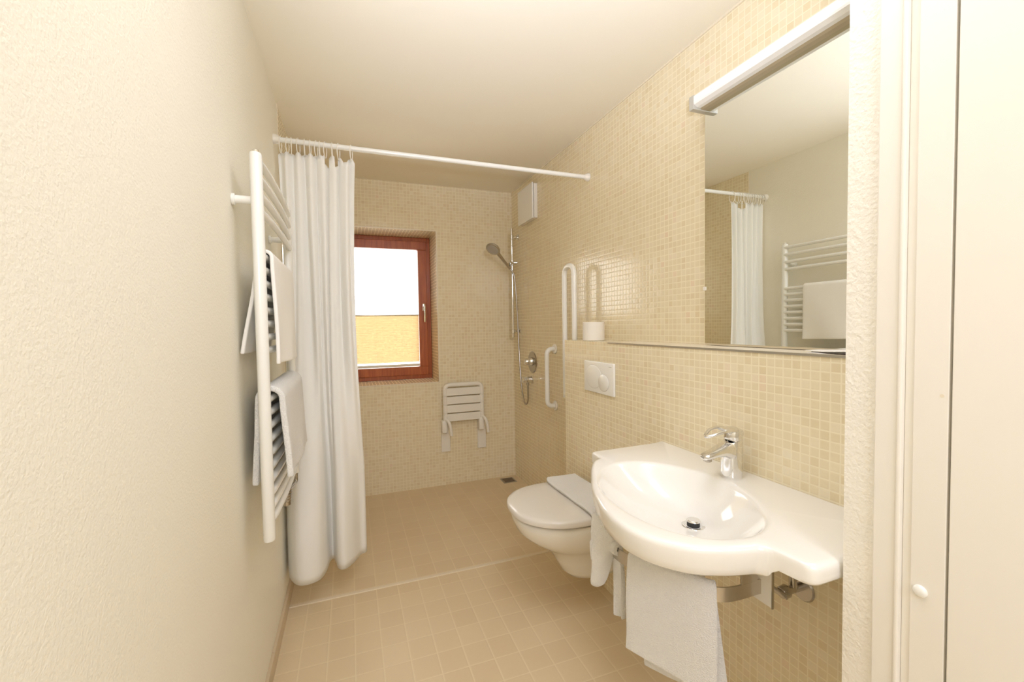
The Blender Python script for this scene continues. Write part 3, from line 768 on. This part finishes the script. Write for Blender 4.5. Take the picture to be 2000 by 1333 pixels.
# trap cover, towel band, valve under the basin
tp = thing('basin_bracket', 'flat grey bracket plate under the washbasin', 'bracket', (1.0, 0.84, 0.60))
obj('plate', B(0.998, 1.004, 0.798, 0.856, 0.602, 0.770, bev=0.001), M['plastic'], tp, smooth=False)
obj('edge_strip', B(0.998, 1.0045, 0.796, 0.7985, 0.600, 0.770), M['greychrome'], tp, smooth=False)
bd = thing('towel_bar', 'curved flat steel towel bar hung under the washbasin bowl', 'towel bar', (0.80, 1.0, 0.65))
bar_xy = [(1.00, 1.200), (0.86, 1.204), (0.79, 1.198), (0.752, 1.165), (0.742, 1.115), (0.752, 1.055), (0.778, 0.995), (0.805, 0.940), (0.832, 0.885), (0.858, 0.850), (0.905, 0.832), (0.998, 0.8305)]
bar_s = spline([(x, y, 0) for x, y in bar_xy], 10)
bm = bmesh.new(); rings = []
for (p, t, u, v) in frames(bar_s):
    nn = Vector((t.y, -t.x, 0)).normalized()*0.0022
    zb0, zb1 = 0.624, 0.662
    rings.append([(p.x-nn.x, p.y-nn.y, zb0), (p.x+nn.x, p.y+nn.y, zb0), (p.x+nn.x, p.y+nn.y, zb1), (p.x-nn.x, p.y-nn.y, zb1)])
loft(bm, rings); obj('band', bm, M['brushed'], bd, smooth=True, angle=30)
for (x, y, s) in ((0.985, 0.8305, -1), (0.985, 1.200, 1)):
    bm = B(x-0.055, x, y-0.0022, y+0.0022, 0.624, 0.712, bev=0.0006); obj('hanger', bm, M['brushed'], bd, smooth=False)
bm = bmesh.new(); tube(bm, [(0.790, 0.965, 0.660), (0.80, 0.975, 0.69), (0.81, 0.98, 0.735)], 0.0025, 8); obj('stay', bm, M['brushed'], bd)
bm = B(0.97, XP-0.0005, 1.198, 1.2025, 0.634, 0.654, bev=0.0006); obj('wall_arm', bm, M['brushed'], bd, smooth=False)
av = thing('angle_valve', 'chrome angle valve on the wall under the washbasin', 'valve', (XP, 0.86, 0.58))
bm = bmesh.new(); cyl(bm, (XP, 0.845, 0.585), (XP-0.006, 0.845, 0.585), 0.034, 0.032, seg=28, bev=0.002); obj('rosette', bm, M['greychrome'], av)
bm = bmesh.new(); cyl(bm, (XP-0.004, 0.850, 0.590), (XP-0.060, 0.850, 0.590), 0.011, bev=0.002); cyl(bm, (XP-0.035, 0.850, 0.582), (XP-0.035, 0.850, 0.640), 0.010, bev=0.002); obj('body', bm, M['greychrome'], av)
bm = bmesh.new(); cyl(bm, (XP-0.058, 0.850, 0.590), (XP-0.082, 0.850, 0.590), 0.018, 0.016, seg=12, bev=0.003); box(bm, XP-0.088, XP-0.080, 0.828, 0.872, 0.582, 0.598, bev=0.003); obj('knob', bm, M['greychrome'], av)
bm = bmesh.new(); tube(bm, spline([(XP-0.035, 0.850, 0.635), (XP-0.035, 0.856, 0.68), (XP-0.05, 0.90, 0.73), (XP-0.06, 0.97, 0.775)], 8), 0.005, 10); obj('supply_pipe', bm, M['greychrome'], av)
tr2 = thing('drain_trap', 'white plastic trap pipe under the washbasin', 'pipe', (DX, DY, 0.56))
bm = bmesh.new(); cyl(bm, (DX, DY, 0.712), (DX, DY, 0.60), 0.018); cyl(bm, (DX, DY, 0.64), (DX, DY, 0.56), 0.032, bev=0.006); obj('bottle', bm, M['plastic'], tr2)
bm = bmesh.new(); tube(bm, round_path([(DX, DY, 0.62), (XP-0.08, DY, 0.62), (XP, DY, 0.62)], 0.02), 0.016, 16); obj('pipe', bm, M['plastic'], tr2)

# faucet
fa = thing('basin_faucet', 'chrome single lever faucet on the washbasin shelf', 'faucet', (1.104, 1.024, ZB))
FX, FY = 1.104, 1.024
bm = bmesh.new(); seg = 32; rings = []
for (z, cx, rx, ry, slope) in ((0.0, 0.0, 0.0325, 0.0305, 0), (0.004, 0, 0.0340, 0.0320, 0), (0.035, 0.001, 0.0325, 0.0305, 0), (0.065, 0.002, 0.0315, 0.0300, 0), (0.090, 0.003, 0.031, 0.0295, 0.10), (0.110, 0.005, 0.0305, 0.029, 0.25), (0.116, 0.005, 0.0285, 0.027, 0.25)):
    rings.append([(FX+cx+rx*math.cos(2*PI*k/seg), FY+ry*math.sin(2*PI*k/seg), ZB+z+slope*rx*math.cos(2*PI*k/seg)) for k in range(seg)])
loft(bm, rings); obj('body', bm, M['chrome'], fa)
bm = bmesh.new(); rings = []; seg = 24
for (x, z, w, h) in ((0.010, 0.080, 0.0285, 0.036), (-0.018, 0.084, 0.0275, 0.028), (-0.042, 0.086, 0.0245, 0.0175), (-0.072, 0.081, 0.0205, 0.0118), (-0.098, 0.0755, 0.0190, 0.0100), (-0.110, 0.073, 0.0150, 0.0080), (-0.114, 0.072, 0.0080, 0.0040)):
    r = []
    for k in range(seg):
        a = 2*PI*k/seg; c, s = math.cos(a), math.sin(a)
        r.append((FX+x, FY+w*math.copysign(abs(c)**0.7, c), ZB+z+h*math.copysign(abs(s)**0.75, s)))
    rings.append(r)
loft(bm, rings); obj('spout', bm, M['chrome'], fa)
bm = bmesh.new(); cyl(bm, (FX-0.094, FY, ZB+0.068), (FX-0.094, FY, ZB+0.058), 0.012, bev=0.0015); obj('aerator', bm, M['greychrome'], fa)
bm = bmesh.new(); rings = []
ax = Vector((0.28, 0, 1)).normalized()*1.0
c0 = Vector((FX+0.004, FY, ZB+0.111))
tube(bm, [c0, c0+ax*0.004, c0+ax*0.028, c0+ax*0.038, c0+ax*0.0435, c0+ax*0.045], [0.023, 0.026, 0.0275, 0.025, 0.016, 0.001], 28)
lv = obj('lever_hub', bm, M['chrome'], fa)
bm = bmesh.new()
lp = [(-0.002, 0.023, 0.132), (-0.030, 0.026, 0.137), (-0.062, 0.023, 0.1335), (-0.090, 0.012, 0.124), (-0.100, 0.0, 0.120), (-0.090, -0.012, 0.124), (-0.062, -0.023, 0.1335), (-0.030, -0.026, 0.137), (-0.002, -0.023, 0.132)]
tube(bm, spline([(FX+x, FY+y, ZB+z+0.015) for x, y, z in lp], 8), 0.0048, 12)
rings = []
for x, w, z, h in ((0.012, 0.019, 0.134, 0.008), (-0.01, 0.020, 0.1355, 0.007), (-0.030, 0.020, 0.1365, 0.0055), (-0.040, 0.016, 0.1365, 0.004)):
    rings.append([(FX+x, FY+w*math.cos(2*PI*k/16), ZB+z+0.015+h*math.sin(2*PI*k/16)) for k in range(16)])
loft(bm, rings)
obj('loop_handle', bm, M['chrome'], lv)

# ------------------------------------------------------------------ hand towels on the band
def hang_on_bar(name, label, s0, s1, zf, zb, th, mat, fl=0.0, inset=0.0, bulge=0.0, spread=0.0, back_shift=0.0, back_gather=0.0, parent=None):
    """towel draped over the curved band between path positions s0..s1"""
    L = [bar_s[0]]; n = len(bar_s)
    m = 34; rings = []
    for i in range(m+1):
        q = i/m; f = s0+(s1-s0)*q; k = min(int(f), n-2); p = bar_s[k].lerp(bar_s[k+1], f-k)
        t = (bar_s[k+1]-bar_s[k]).normalized(); nn = Vector((t.y, -t.x, 0)).normalized()
        if (p+nn*0.1-Vector((0.95, 1.02, 0))).length < (p-Vector((0.95, 1.02, 0))).length: nn = -nn
        row = []; d = 0.004+th/2
        zt = 0.663
        for a in range(22, 0, -1):
            u = a/22; rip = 0.004*math.sin(7*q+4*u)*u
            pp = p-nn*(d+0.010*u+rip)+t*((back_shift+back_gather*(1-q))*u); z = zt-(zt-zb)*u
            row.append((pp.x, pp.y, z))
        for a in range(9):
            an = PI*(1-a/8); pp = p+nn*(d*math.cos(an)); row.append((pp.x, pp.y, zt+d*math.sin(an)*0.9))
        for a in range(1, 27):
            u = a/26; rip = 0.0035*math.sin(6*q+5*u+1)*u
            pp = p+nn*(d+fl*u+rip+bulge*math.sin(PI*min(1, u*1.2)))+t*(spread*u*(q-0.5)); z = zt-(zt-zf)*u+0.006*math.sin(4*q+0.5)*u
            row.append((pp.x, pp.y, z))
        rings.append(row)
    bm = bmesh.new(); loft(bm, rings, closed_u=False)
    o = obj(name, bm, mat, parent, origin=(0.76, 0.93, min(zf, zb)), angle=85)
    so = o.modifiers.new('solid', 'SOLIDIFY'); so.thickness = th; so.offset = 0
    bv = o.modifiers.new('bev', 'BEVEL'); bv.width = th*0.35; bv.segments = 3; bv.limit_method = 'ANGLE'
    return o
gtow = 'hand towels on the bar under the washbasin'
a = hang_on_bar('hand_towel', '', 50, 91, 0.395, 0.35, 0.012, M['towel'], fl=0.012, bulge=0.004, back_shift=0.036)
tag(a, 'white terry hand towel hanging flat and wide at the front of the bar', 'hand towel', gtow)
tb = thing('hand_towel', 'white hand towel bunched up narrow at the far end of the bar', 'hand towel', (0.73, 1.17, 0.44), gtow)
hang_on_bar('back_fold', '', 28, 42, 0.648, 0.440, 0.013, M['towel'], back_shift=0.004, back_gather=0.034, parent=tb)
lobe = [(0.724, 1.170, 0.748, 0.022, 0.014), (0.728, 1.158, 0.720, 0.038, 0.024), (0.730, 1.150, 0.690, 0.047, 0.030), (0.728, 1.150, 0.664, 0.046, 0.028), (0.719, 1.153, 0.635, 0.038, 0.024), (0.712, 1.152, 0.610, 0.031, 0.022),
        (0.709, 1.155, 0.580, 0.028, 0.021), (0.706, 1.160, 0.550, 0.025, 0.019), (0.704, 1.163, 0.532, 0.020, 0.016), (0.704, 1.165, 0.522, 0.010, 0.008), (0.704, 1.165, 0.519, 0.001, 0.001)]
rh = Vector((R_.x, R_.y, 0)).normalized(); fh = Vector((F_.x, F_.y, 0)).normalized()
ls = spline([(a, b_, c) for a, b_, c, d, e in lobe], 4); n1 = len(ls)
bm = bmesh.new(); rings = []
for i, p in enumerate(ls):
    f = i/4; k = min(int(f), len(lobe)-2); g_ = f-k
    w1 = lobe[k][3]*(1-g_)+lobe[k+1][3]*g_; w2 = lobe[k][4]*(1-g_)+lobe[k+1][4]*g_
    ring_ = []
    for q in range(40):
        an = 2*PI*q/40; m_ = 1+0.10*math.sin(3*an+0.09*i)+0.05*math.sin(5*an+1+0.05*i)
        if 12 < i < 20: m_ += 0.16*max(0, -math.cos(an))**3      # the small flap on the left
        ring_.append(p+rh*(w1*m_*math.cos(an))+fh*(w2*m_*math.sin(an)))
    rings.append(ring_)
loft(bm, rings); obj('front_fold', bm, M['towel'], tb, angle=85)

# ------------------------------------------------------------------ mirror, lamp, leaflet
MX = 1.300
mi = thing('wall_mirror', 'large frameless mirror above the ledge', 'mirror', (MX, 0.95, HL+0.003))
obj('glass', B(MX, MX+0.006, 0.571, 1.333, HL+0.011, 2.165), M['mirror'], mi, smooth=False)
obj('backing', B(MX+0.006, XR, 0.575, 1.329, HL+0.0035, 2.155), M['trim'], mi, smooth=False)
bm = B(MX-0.003, MX+0.01, 1.327, 1.340, 1.466, 1.480, bev=0.001); obj('clip', bm, M['plastic'], mi, smooth=False)
lp_ = thing('mirror_lamp', 'long white strip lamp over the mirror', 'lamp', (1.30, 0.95, 2.15))
def ext(bm, prof, y0, y1):
    loft(bm, [[(x, y, z) for x, z in prof] for y in (y0, y1)])
bm = bmesh.new(); ext(bm, [(1.256, 2.158), (1.243, 2.166), (1.241, 2.172), (1.241, 2.196), (1.246, 2.201), (1.290, 2.201), (1.290, 2.170), (1.272, 2.157)], 0.573, 1.328); obj('diffuser', bm, M['lampwhite'], lp_, smooth=False)
bm = bmesh.new(); ext(bm, [(1.272, 2.157), (1.290, 2.170), (1.290, 2.201), (XR, 2.201), (XR, 2.152), (1.280, 2.152)], 0.573, 1.328); obj('housing', bm, M['tan'], lp_, smooth=False)
bm = B(1.240, XR, 1.3285, 1.352, 2.150, 2.202, bev=0.002); obj('end_cap', bm, M['lampmetal'], lp_, smooth=False)
lf = thing('leaflet', 'small white folded leaflet lying on the mirror ledge', 'leaflet', (1.23, 0.76, HL+0.002))
for dz, sh in ((0.0025, 0.0), (0.007, 0.012)):
    def fl_(s, t, dz=dz, sh=sh):
        return (1.200+0.060*s+sh, 0.66+0.20*t+sh, HL+0.002+dz+0.005*s*math.sin(PI*t)+0.002*math.sin(6*t))
    bm = bmesh.new(); sheet(bm, fl_, 8, 12, 0.001); o = obj('sheet', bm, M['paper'], lf); so = o.modifiers.new('s', 'SOLIDIFY'); so.thickness = 0.0008
bm = bmesh.new(); tube(bm, spline([(1.190, 0.60, HL+0.006), (1.191, 0.68, HL+0.006), (1.194, 0.76, HL+0.004), (1.197, 0.84, HL+0.006)], 6), [0.0035]*12+[0.0028, 0.002, 0.0016, 0.0014, 0.0012, 0.001, 0.001], 8)
tag(obj('pencil', bm, M['dark'], origin=(1.19, 0.72, HL+0.002)), 'thin dark pencil lying in front of the leaflet on the ledge', 'pencil')
